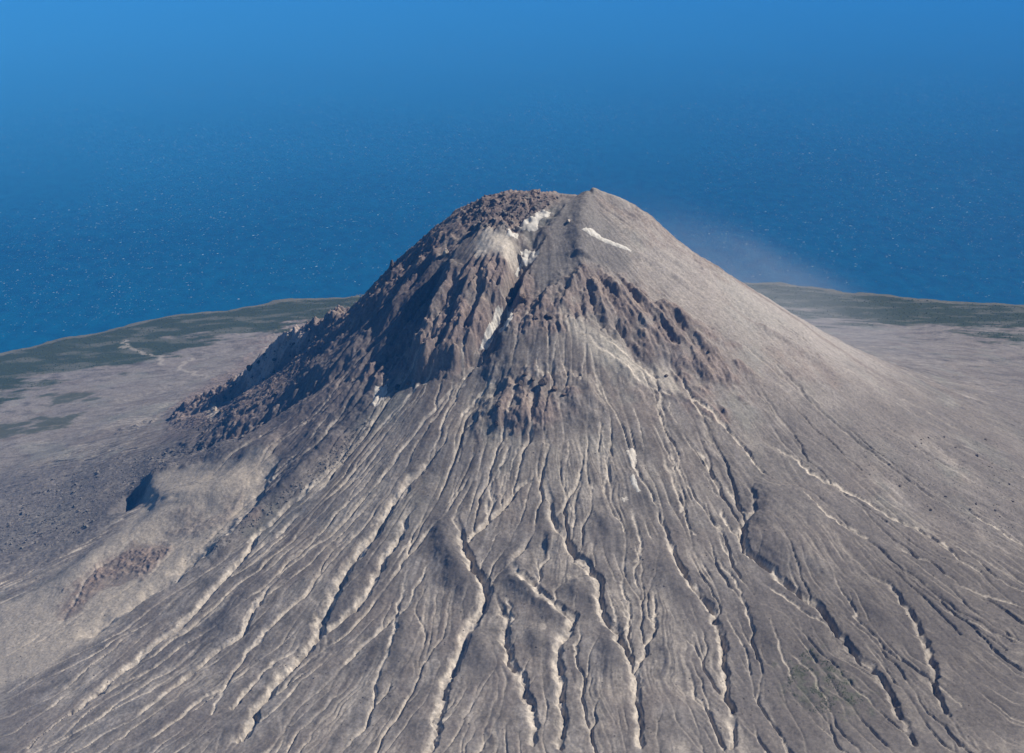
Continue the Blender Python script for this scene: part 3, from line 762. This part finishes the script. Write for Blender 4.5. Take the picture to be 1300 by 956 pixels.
me = bpy.data.meshes.new('sea')
SX0, SX1, SY0, SY1 = -60000, 60000, -20000, 110000
nx, ny = 40, 44
vs = [(SX0 + (SX1 - SX0) * i / nx, SY0 + (SY1 - SY0) * j / ny, 0) for j in range(ny + 1) for i in range(nx + 1)]
fs = [(j * (nx + 1) + i, j * (nx + 1) + i + 1, (j + 1) * (nx + 1) + i + 1, (j + 1) * (nx + 1) + i) for j in range(ny) for i in range(nx)]
me.from_pydata(vs, [], fs); me.materials.append(m_sea)
seao = bpy.data.objects.new('sea', me); COL.objects.link(seao); seao['kind'] = 'structure'

# ------------------------------------------------------------------ snow, rocks, bushes, foam
def simple_mat(name, c0, c1, scale, rough=0.9, bump=0.5, dist=1.0, lo=0.35, hi=0.65):
    m, t, o_ = new_mat(name)
    b = N(t, 'ShaderNodeBsdfPrincipled'); b.inputs['Roughness'].default_value = rough; b.inputs['Specular IOR Level'].default_value = 0.15
    g = N(t, 'ShaderNodeNewGeometry'); n = N(t, 'ShaderNodeTexNoise'); n.inputs['Scale'].default_value = scale; n.inputs['Detail'].default_value = 5; n.inputs['Roughness'].default_value = 0.65
    r = N(t, 'ShaderNodeMapRange'); r.inputs[1].default_value = lo; r.inputs[2].default_value = hi
    x = N(t, 'ShaderNodeMix', data_type='RGBA'); x.inputs[6].default_value = (*c0, 1); x.inputs[7].default_value = (*c1, 1)
    p = N(t, 'ShaderNodeBump'); p.inputs['Strength'].default_value = bump; p.inputs['Distance'].default_value = dist
    l = t.links.new
    l(g.outputs['Position'], n.inputs['Vector']); l(n.outputs['Fac'], r.inputs[0]); l(r.outputs[0], x.inputs[0]); l(x.outputs[2], b.inputs['Base Color'])
    l(n.outputs['Fac'], p.inputs['Height']); l(p.outputs[0], b.inputs['Normal']); l(b.outputs[0], o_.inputs[0])
    return m
m_snow = simple_mat('old_snow', (0.58, 0.55, 0.49), (0.38, 0.35, 0.30), 0.12, 0.7)
m_snow_dirty = simple_mat('dusty_snow', (0.60, 0.55, 0.47), (0.42, 0.37, 0.31), 0.12, 0.8)
m_rock_dark = simple_mat('dark_lava', (0.055, 0.047, 0.043), (0.13, 0.105, 0.09), 0.25)
m_rock_brown = simple_mat('brown_lava', (0.10, 0.075, 0.06), (0.22, 0.165, 0.13), 0.2)
m_rock_grey = simple_mat('grey_lava', (0.10, 0.092, 0.085), (0.21, 0.19, 0.17), 0.25)
m_rock_pale = simple_mat('pale_altered_rock', (0.30, 0.25, 0.20), (0.48, 0.41, 0.33), 0.2)
m_bush = simple_mat('low_bushes', (0.035, 0.048, 0.022), (0.075, 0.085, 0.04), 0.15)
m_foam = simple_mat('sea_foam', (0.6, 0.66, 0.70), (0.38, 0.46, 0.52), 0.05)

def tag(o, label=None, cat=None, group=None, kind=None):
    for k, v in (('label', label), ('category', cat), ('group', group), ('kind', kind)):
        if v: o[k] = v

def mesh_obj(name, vs, fs, mat, loc=(0, 0, 0), smooth_=False):
    me = bpy.data.meshes.new(name); me.from_pydata([tuple(v) for v in vs], [], fs); me.materials.append(mat)
    if smooth_: me.polygons.foreach_set('use_smooth', np.ones(len(me.polygons), bool))
    o = bpy.data.objects.new(name, me); o.location = loc; COL.objects.link(o); return o

def snow_patch(px, thick, label, mat=m_snow, seed=0, step=2.2, rag=5.0):
    p = hit(px)
    x0, y0 = p[:, :2].min(0) - 6; x1, y1 = p[:, :2].max(0) + 6
    gx = np.arange(x0, x1, step); gy = np.arange(y0, y1, step)
    GX, GY = np.meshgrid(gx, gy)
    ins = inside(p, GX, GY); D = np.full(GX.shape, 1e9)
    pc = np.vstack([p, p[:1]])
    for a, b in zip(pc[:-1], pc[1:]):
        d = b[:2] - a[:2]; tt = np.clip(((GX - a[0]) * d[0] + (GY - a[1]) * d[1]) / (d @ d + 1e-9), 0, 1)
        D = np.minimum(D, np.hypot(GX - a[0] - tt * d[0], GY - a[1] - tt * d[1]))
    D = np.where(ins, D, -D) + rag * fbm(GX, GY, 12, 3, 80 + seed, 0.6)
    ZG = samp(Z, GX, GY)
    ctr = np.array([GX.mean(), GY.mean(), ZG.mean()])
    keep = D > -step
    lift = np.where(D > 0, 0.35 + thick * smooth(0, 7, D), -1.5)
    vid = -np.ones(GX.shape, int); vs = []; fs = []
    for i, j in zip(*np.nonzero(keep)):
        vid[i, j] = len(vs); vs.append(np.array([GX[i, j], GY[i, j], ZG[i, j] + lift[i, j]]) - ctr)
    n = len(vs)
    for i in range(GX.shape[0] - 1):
        for j in range(GX.shape[1] - 1):
            q = [vid[i, j], vid[i, j + 1], vid[i + 1, j + 1], vid[i + 1, j]]
            if min(q) >= 0: fs.append(q)
    ob = mesh_obj('snow_patch', vs, fs, mat, ctr, True)
    tag(ob, label, 'snow', 'old snow patches on the cone')
    return ob
snow_patch([(656, 290), (662, 284), (669, 276), (678, 275), (680, 269), (688, 265), (693, 268), (700, 269), (698, 275), (692, 276), (684, 280), (683, 292), (675, 294), (664, 293), (658, 295)], 2.0, 'ragged white snow patch below the rubble dome, highest on the cone', seed=1)
snow_patch([(643, 295), (648, 293), (658, 297), (657, 302), (650, 301), (643, 299)], 1.5, 'small thin snow scrap beside the pale buttress top', seed=2)
snow_patch([(660, 318), (666, 316), (674, 319), (685, 316), (684, 322), (680, 328), (674, 334), (669, 339), (663, 338), (660, 342), (658, 350), (654, 348), (656, 340), (661, 332), (663, 326)], 2.0, 'triangular white snow patch in the breach, its tail pointing downhill', seed=3)
snow_patch([(738, 291), (746, 289), (753, 291), (757, 295), (762, 298), (764, 301), (780, 307), (794, 313), (803, 318), (801, 320), (787, 315), (772, 309.5), (759, 303), (748, 298)], 2.0, 'long thin bright snow streak slanting below the ash cone on the right', seed=4, rag=2.0)
snow_patch([(629, 388), (639, 388), (638, 399), (635, 411), (630, 421), (625, 434), (617, 445), (607, 445), (613, 430), (620, 413), (626, 400)], 1.5, 'longer left strand of the forked snow in the dark couloir', seed=5, rag=2.5)
snow_patch([(644, 391), (651, 391), (651, 406), (643, 415), (635, 423), (632, 421), (640, 408), (644, 402)], 1.5, 'shorter right strand of the forked snow in the dark couloir', seed=6, rag=2.5)
snow_patch([(475, 490), (484, 491), (491, 488), (493, 494), (490, 502), (485, 509), (478, 516), (472, 514), (474, 504)], 1.5, 'isolated cream snow patch on the dark left slope', m_snow_dirty, 7)
snow_patch([(794, 572), (805, 569), (809, 585), (806, 598), (800, 590)], 1.5, 'dusty upper snow patch in a pale rill on the front slope', m_snow_dirty, 8)
snow_patch([(797, 606), (805, 602), (813, 623), (808, 625), (801, 614)], 1.5, 'dusty elongated snow sliver, middle of three down the front slope', m_snow, 9)
snow_patch([(784, 634), (796, 631), (800, 635), (792, 638)], 1.2, 'tiny dusty snow scrap, lowest on the front slope', m_snow_dirty, 10)

import bmesh
def hull(npts, seed, squash=(1, 1, 0.8)):
    r = np.random.default_rng(seed)
    p = r.normal(size=(npts, 3)); p /= np.linalg.norm(p, axis=1)[:, None]; p *= r.uniform(0.75, 1.1, (npts, 1)); p *= np.array(squash)
    bm = bmesh.new()
    for q in p: bm.verts.new(q)
    bmesh.ops.convex_hull(bm, input=bm.verts[:])
    for v in [v for v in bm.verts if not v.link_faces]: bm.verts.remove(v)
    bm.verts.index_update()
    vs = np.array([v.co[:] for v in bm.verts]); fs = [[v.index for v in f.verts] for f in bm.faces]
    bm.free(); return vs, fs

rng = np.random.default_rng(4)
def px_in(poly, n):
    poly = np.array(poly, float); o = []
    lo, hi = poly.min(0), poly.max(0)
    while len(o) < n:
        q = rng.uniform(lo, hi, (n * 2, 2))
        o += list(q[inside(poly, q[:, 0], q[:, 1])])
    return np.array(o[:n])
BL = {}
def boulders(poly, n, r0, r1, mat, label, group, key):
    P = hit(px_in(poly, n))
    for k in range(n):
        v = (key, k % 6)
        if v not in BL:
            vs, fs = hull(22, hash_seed(key) + k, (1, rng.uniform(0.75, 1.1), rng.uniform(0.65, 0.95)))
            me = bpy.data.meshes.new('boulder'); me.from_pydata([tuple(a) for a in vs], [], fs); me.materials.append(mat); BL[v] = me
        o = bpy.data.objects.new('boulder', BL[v])
        r = r0 + (r1 - r0) * rng.random() ** 2.2
        o.location = (P[k, 0], P[k, 1], P[k, 2] + 0.25 * r); o.scale = (r, r * rng.uniform(0.8, 1.2), r * rng.uniform(0.8, 1.1)); o.rotation_euler = (rng.uniform(-.3, .3), rng.uniform(-.3, .3), rng.uniform(0, 6.28))
        COL.objects.link(o); tag(o, label, 'boulder', group)
def single_out(group, what):
    """the blocks of a group that can be told apart get labels of their own"""
    obs = [o for o in COL.objects if o.get('group') == group]
    u = [(o.location.x - CAM[0]) / (o.location.y - CAM[1]) for o in obs]
    big = obs[int(np.argmax([o.scale.x * o.scale.y * o.scale.z for o in obs]))]
    lo = obs[int(np.argmin(u))]; hi = obs[int(np.argmax(u))]
    lo['label'] = 'leftmost ' + what; hi['label'] = 'rightmost ' + what; big['label'] = 'largest ' + what
def hash_seed(k): return sum(ord(c) * (i + 3) for i, c in enumerate(k)) % 9973
FLOW = [(0, 625), (90, 600), (200, 570), (300, 555), (330, 552), (260, 580), (190, 600), (150, 640), (90, 690), (0, 705)]
DOME = [(600, 256), (640, 247), (712, 250), (694, 262), (672, 274), (655, 296), (628, 288), (592, 290)]
SPUR = [(215, 540), (250, 508), (285, 492), (318, 470), (345, 440), (385, 425), (400, 430), (420, 440), (380, 480), (320, 520), (280, 545), (240, 556)]
FAN = [(1080, 540), (1290, 560), (1290, 700), (1200, 660), (1100, 600)]
MID = [(400, 590), (430, 560), (470, 530), (480, 540), (440, 585), (380, 625), (310, 680), (240, 720), (280, 672), (340, 640)]
boulders(FLOW, 90, 3.0, 7.5, m_rock_grey, 'angular grey block on the rubbly flow below the left spur', 'blocks on the grey flow', 'flow')
boulders(DOME, 70, 3.5, 9.0, m_rock_grey, 'rough lava block on the rubble dome at the summit', 'blocks on the summit dome', 'dome')
boulders(SPUR, 55, 3.5, 9.0, m_rock_dark, 'dark lava block along the jagged left spur', 'blocks along the left spur', 'spur')
boulders(MID, 20, 2.0, 4.5, m_rock_grey, 'grey block on the dark tongue beside the pale trough', 'blocks on the dark tongue', 'mid')
boulders(FAN, 22, 3.0, 6.0, m_rock_dark, 'lone dark boulder on the smooth grey right fan', 'boulders scattered on the right fan', 'fan')

single_out('blocks on the grey flow', 'grey block on the rubbly flow below the left spur')
single_out('blocks on the summit dome', 'rough lava block on the summit rubble dome')
single_out('blocks along the left spur', 'dark lava block along the jagged left spur')
single_out('blocks on the dark tongue', 'grey block on the dark tongue beside the pale trough')
single_out('boulders scattered on the right fan', 'lone dark boulder on the smooth right fan')

# small rubble, too fine to count
def rubble(name, polys, n, r0, r1, mat, seed, label, lift=0.2):
    base = [hull(12, seed + q) for q in range(5)]
    V = []; F = []; off = 0
    for poly, share in polys:
        m = int(n * share); P = hit_fast(px_in(poly, m))
        for k in range(m):
            vs, fs = base[k % 5]; r = r0 + (r1 - r0) * rng.random() ** 2
            a = rng.uniform(0, 6.28); ca, sa = math.cos(a), math.sin(a)
            q = vs * r
            V.append(np.stack([q[:, 0] * ca - q[:, 1] * sa + P[k, 0], q[:, 0] * sa + q[:, 1] * ca + P[k, 1], q[:, 2] + P[k, 2] + lift * r], 1))
            F += [[i + off for i in f] for f in fs]; off += len(vs)
    o = mesh_obj(name, np.concatenate(V), F, mat); tag(o, label, name.replace('_', ' '), None, 'stuff'); return o
def hit_fast(px):
    """sight-line hits for many points at once"""
    d = ray(px); d = d / d[:, 1:2]
    done = np.zeros(len(d), bool); res = np.zeros((len(d), 3)); gp = np.ones(len(d))
    for tt in np.arange(2200.0, 8800.0, 6.0):
        P = CAM[None] + d * tt
        g = P[:, 2] - samp(Z, P[:, 0], P[:, 1])
        b = (~done) & (g < 0)
        res[b] = CAM[None] + d[b] * (tt - 6.0 * (g[b] / (g[b] - gp[b])))[:, None]; done |= b; gp = np.maximum(g, 1e-3)
    res[:, 2] = samp(Z, res[:, 0], res[:, 1])
    return res[done] if done.all() else np.where(done[:, None], res, np.array([[0, 0, -50.0]]))
rubble('rubble', [(FLOW, .42), (DOME, .14), (SPUR, .22), (MID, .1)], 5200, 1.0, 3.2, m_rock_grey, 300, 'fine grey rubble over the flows, the spur and the summit dome')
rubble('scattered_stones', [([(0, 560), (1300, 560), (1300, 940), (0, 940)], .7), (FAN, .3)], 2200, 0.8, 2.2, m_rock_dark, 340, 'small dark stones strewn thinly over the lower slopes')

# crags standing out of the slopes
def crag(name, px, size, mat, label, cat, seed, dy=None, sink=0.35, detail=3):
    P = (hit([px]) if dy is None else at_depth([px], dy))[0]
    bm = bmesh.new(); bmesh.ops.create_icosphere(bm, subdivisions=detail, radius=1.0)
    co = np.array([v.co[:] for v in bm.verts])
    r = np.random.default_rng(seed)
    k = np.ones(len(co))
    for _ in range(16):                                   # flat broken faces
        n = r.normal(size=3); n /= np.linalg.norm(n); h = r.uniform(0.5, 0.9)
        d = co @ n; c = d > h; co[c] -= np.outer(d[c] - h, n)
    nz = fbm(co[:, 0] * 3 + co[:, 2] * 2 + seed, co[:, 1] * 3 - co[:, 2], 1.0, 3, 120, 0.6)
    co *= (1 + 0.22 * nz)[:, None]
    sx, sy, sz = size
    for v, c in zip(bm.verts, co):
        tap = 1 - 0.35 * max(c[2], 0)
        v.co = (c[0] * sx * tap, c[1] * sy * tap, c[2] * sz)
    me = bpy.data.meshes.new(name); bm.to_mesh(me); bm.free(); me.materials.append(mat)
    o = bpy.data.objects.new(name, me); o.location = (P[0], P[1], P[2] + sz * (0.5 - sink)); o.rotation_euler = (0, 0, r.uniform(0, 6.28)); COL.objects.link(o)
    tag(o, label, cat); return o
sky_v = next(v for v in np.arange(300.0, 380.0, 1.0) if hit_fast(np.array([[497.0, v]]))[0, 2] > 300)
crag('rock_pinnacle', (497, sky_v + 1.5), (10, 10, 20), m_rock_dark, 'dark pointed rock pinnacle standing out of the left skyline', 'rock pinnacle', 1, sink=0.1)
crag('rock_outcrop', (272, 522), (16, 14, 17), m_rock_pale, 'cream coloured rock knob near the foot of the left spur', 'rock', 2)
for k, (px, sz, m, lb) in enumerate([
    ((661, 487), (13, 10, 9), m_rock_dark, 'dark outcrop at the left end of the row under the smooth nose'),
    ((676, 482), (10, 9, 8), m_rock_dark, 'squat dark outcrop just right of the row\'s left end'),
    ((689, 486), (14, 10, 12), m_rock_dark, 'largest dark outcrop, middle of the row under the smooth nose'),
    ((703, 494), (11, 10, 8), m_rock_brown, 'brown outcrop just right of the largest dark one'),
    ((716, 501), (8, 8, 7), m_rock_brown, 'brown outcrop at the right end of the row'),
    ((667, 475), (8, 7, 6), m_rock_dark, 'single dark rock above the outcrop row'),
    ((632, 515), (12, 10, 9), m_rock_dark, 'dark rock left of and below the outcrop row'),
    ((630, 538), (12, 9, 9), m_rock_dark, 'lowest dark rock on the front slope'),
    ((645, 383), (20, 16, 22), m_rock_dark, 'dark blue-shaded cliff block at the head of the snow couloir'),
    ((663, 380), (16, 14, 18), m_rock_brown, 'brown cliff block right of the couloir head'),
    ((697, 402), (17, 12, 11), m_rock_dark, 'dark rock cap on top of the smooth nose'),
    ((680, 404), (10, 9, 8), m_rock_dark, 'smaller dark rock left of the nose\'s rock cap'),
    ((505, 492), (14, 10, 10), m_rock_dark, 'dark crag above the isolated cream snow patch'),
    ((518, 488), (11, 10, 11), m_rock_brown, 'brown crag beside the dark one above the cream snow'),
    ((566, 322), (12, 10, 16), m_rock_pale, 'pale rock shoulder on the left edge of the buttress'),
    ((846, 477), (8, 7, 6), m_rock_dark, 'dark rock beside the upper end of the red gully'),
    ((900, 446), (8, 6, 6), m_rock_dark, 'small dark rock at the lower right of the brown crags'),
    ((722, 281), (10, 8, 6), m_rock_pale, 'pale broken rock in the hollow below the ash cone'),
    ((318, 468), (16, 12, 18), m_rock_dark, 'dark tower halfway along the crest of the left spur'),
    ((250, 506), (14, 12, 14), m_rock_dark, 'dark broken crest near the low end of the left spur'),
    ((368, 428), (22, 15, 20), m_rock_pale, 'pinkish pale cliff at the high end of the left spur')]):
    crag('rock_outcrop', px, sz, m, lb, 'rock', 20 + k)

# low bushes: a near patch and the shrub land along the shore
def bushes(name, P, r0, r1, label):
    n = len(P); b = np.array([(1, 0, 0), (.2, 1, 0.1), (-1, .1, 0), (-.1, -1, 0), (0.1, 0.1, .8), (0, 0, -.4)], float)
    f = np.array([(0, 1, 4), (1, 2, 4), (2, 3, 4), (3, 0, 4), (1, 0, 5), (2, 1, 5), (3, 2, 5), (0, 3, 5)])
    r = r0 + (r1 - r0) * rng.random(n) ** 2; a = rng.uniform(0, 6.28, n)
    j = rng.uniform(0.6, 1.3, (n, 6, 1)) * b[None]
    x = (j[..., 0] * np.cos(a)[:, None] - j[..., 1] * np.sin(a)[:, None]) * r[:, None]; y = (j[..., 0] * np.sin(a)[:, None] + j[..., 1] * np.cos(a)[:, None]) * r[:, None]
    V = np.stack([x + P[:, :1], y + P[:, 1:2], j[..., 2] * r[:, None] * 0.8 + P[:, 2:3]], 2).reshape(-1, 3)
    F = (f[None] + (np.arange(n) * 6)[:, None, None]).reshape(-1, 3)
    o = mesh_obj(name, V, F.tolist(), m_bush); tag(o, label, 'bushes', None, 'stuff')
pp = px_in([(1000, 838), (1032, 822), (1062, 848), (1095, 875), (1100, 905), (1030, 905), (1000, 875)], 3000)
Pn = hit_fast(pp); kp = (fbm(Pn[:, 0], Pn[:, 1], 45, 3, 140) > 0.08); bushes('low_bushes', Pn[kp], 0.8, 2.2, 'dark green low bushes in patches on the lower right slope')
vi, vj = np.nonzero((veg > 0.6) & (Z > 4) & (Re < 3680)); sel = rng.integers(0, len(vi), 16000)
Pc = np.stack([X[vi, vj], Y[vi, vj], Z[vi, vj]], 1)[sel] + np.concatenate([rng.normal(0, 4, (16000, 2)), np.zeros((16000, 1))], 1)
bushes('shrub_land', Pc, 2.0, 6.0, 'dense olive green shrubs on the low land by the sea')

# breaking wave crests
n = 120000
th = rng.uniform(-0.46, 0.46, n); dist = 4000 + 40000 * rng.random(n) ** 1.25
wx = CAM[0] + np.tan(th) * dist; wy = CAM[1] + dist
ok = (np.hypot(wx, wy) > coast_r(np.degrees(np.arctan2(wy, wx)) % 360) + 160) & (fbm(wx, wy, 1800, 3, 150) + rng.normal(0, .3, n) > -0.1)
wx, wy, dist = wx[ok], wy[ok], dist[ok]; n = len(wx)
ww = rng.uniform(1.0, 2.7, n) * (0.6 + dist / 14000) * (1 + 1.6 * rng.random(n) ** 6); wd = ww * rng.uniform(0.25, 0.6, n) * (0.6 + dist / 12000); sk = rng.uniform(-.1, .5, n) * ww
hx = np.array([-1, -.4, .5, 1, .3, -.5]); hy = np.array([0, .8, 1, .1, -.7, -.9])
V = np.stack([wx[:, None] + hx * ww[:, None] * rng.uniform(.7, 1.2, (n, 6)), wy[:, None] + hy * wd[:, None] * rng.uniform(.6, 1.2, (n, 6)) + hx * sk[:, None], np.full((n, 6), 0.4)], 2).reshape(-1, 3)
fo = mesh_obj('whitecaps', V, (np.arange(n * 6).reshape(n, 6)).tolist(), m_foam); tag(fo, 'white foam crests scattered over the open sea', 'foam', None, 'stuff')

# ------------------------------------------------------------------ haze
def box(name, lo, hi, mat):
    me = bpy.data.meshes.new(name)
    v = [(x, y, z) for z in (lo[2], hi[2]) for y in (lo[1], hi[1]) for x in (lo[0], hi[0])]
    me.from_pydata(v, [], [(0, 2, 3, 1), (4, 5, 7, 6), (0, 1, 5, 4), (2, 6, 7, 3), (0, 4, 6, 2), (1, 3, 7, 5)])
    me.materials.append(mat)
    o2 = bpy.data.objects.new(name, me); COL.objects.link(o2); return o2
m_haze, t, o_ = new_mat('haze')
pv = N(t, 'ShaderNodeVolumePrincipled')
pv.inputs['Color'].default_value = (0.02, 0.35, 1.0, 1)
pv.inputs['Density'].default_value = 2.1e-5
pv.inputs['Anisotropy'].default_value = -0.4
t.links.new(pv.outputs[0], o_.inputs['Volume'])
hz = box('haze', (SX0 - 500, SY0 - 500, -62), (SX1 + 500, SY1 + 500, 2260), m_haze)
hz['kind'] = 'stuff'
# haze wedge added to brighten the far sea, tilted so the left gains more
m_added_haze, t, o_ = new_mat('added_sea_haze')
pv = N(t, 'ShaderNodeVolumePrincipled'); pv.inputs['Color'].default_value = (0.15, 0.60, 1.0, 1); pv.inputs['Density'].default_value = 5.2e-4; pv.inputs['Anisotropy'].default_value = -0.3
t.links.new(pv.outputs[0], o_.inputs['Volume'])
ms = mesh_obj('added_sea_haze', [(-59000, -18000, 1.5), (59000, 29000, 1.5), (59000, 108000, 1.5), (-59000, 108000, 1.5), (59000, 108000, 2200.0), (-59000, 108000, 2200.0)],
              [(3, 2, 1, 0), (0, 1, 4, 5), (1, 2, 4), (2, 3, 5, 4), (3, 0, 5)], m_added_haze)
tag(ms, 'added pale blue haze brightening the far sea', 'mist', None, 'stuff')
# wind-blown ash drifting off the right flank
m_dust, t, o_ = new_mat('ash_dust')
pv = N(t, 'ShaderNodeVolumePrincipled'); pv.inputs['Color'].default_value = (0.80, 0.83, 0.86, 1)
tc = N(t, 'ShaderNodeTexCoord'); ln = N(t, 'ShaderNodeVectorMath', operation='LENGTH'); rm = N(t, 'ShaderNodeMapRange'); rm.interpolation_type = 'SMOOTHSTEP'
rm.inputs[1].default_value = 1.0; rm.inputs[2].default_value = 0.0; rm.inputs[3].default_value = 0.0; rm.inputs[4].default_value = 1.0
nz = N(t, 'ShaderNodeTexNoise'); nz.inputs['Scale'].default_value = 2.2; nz.inputs['Detail'].default_value = 3
nr = N(t, 'ShaderNodeMapRange'); nr.inputs[1].default_value = 0.25; nr.inputs[2].default_value = 0.8
mu = N(t, 'ShaderNodeMath', operation='MULTIPLY'); m2 = N(t, 'ShaderNodeMath', operation='MULTIPLY'); m2.inputs[1].default_value = 1.1e-3
l = t.links.new
l(tc.outputs['Object'], ln.inputs[0]); l(ln.outputs['Value'], rm.inputs[0]); l(tc.outputs['Object'], nz.inputs['Vector']); l(nz.outputs['Fac'], nr.inputs[0])
sq = N(t, 'ShaderNodeMath', operation='POWER'); sq.inputs[1].default_value = 1.8; l(rm.outputs[0], sq.inputs[0]); l(sq.outputs[0], mu.inputs[0]); l(nr.outputs[0], mu.inputs[1]); l(mu.outputs[0], m2.inputs[0]); l(m2.outputs[0], pv.inputs['Density']); l(pv.outputs[0], o_.inputs['Volume'])
bm = bmesh.new(); bmesh.ops.create_icosphere(bm, subdivisions=3, radius=1.0); me = bpy.data.meshes.new('dust'); bm.to_mesh(me); bm.free(); me.materials.append(m_dust)
du = bpy.data.objects.new('dust', me); P = at_depth([(985, 368)], [1000])[0]; du.location = P; du.scale = (1150, 700, 260); du.rotation_euler = (0, rad(26), 0); COL.objects.link(du)
tag(du, 'thin pale ash dust blowing off the right flank', 'dust', None, 'stuff')
print('script', round(time.perf_counter() - T0, 1))
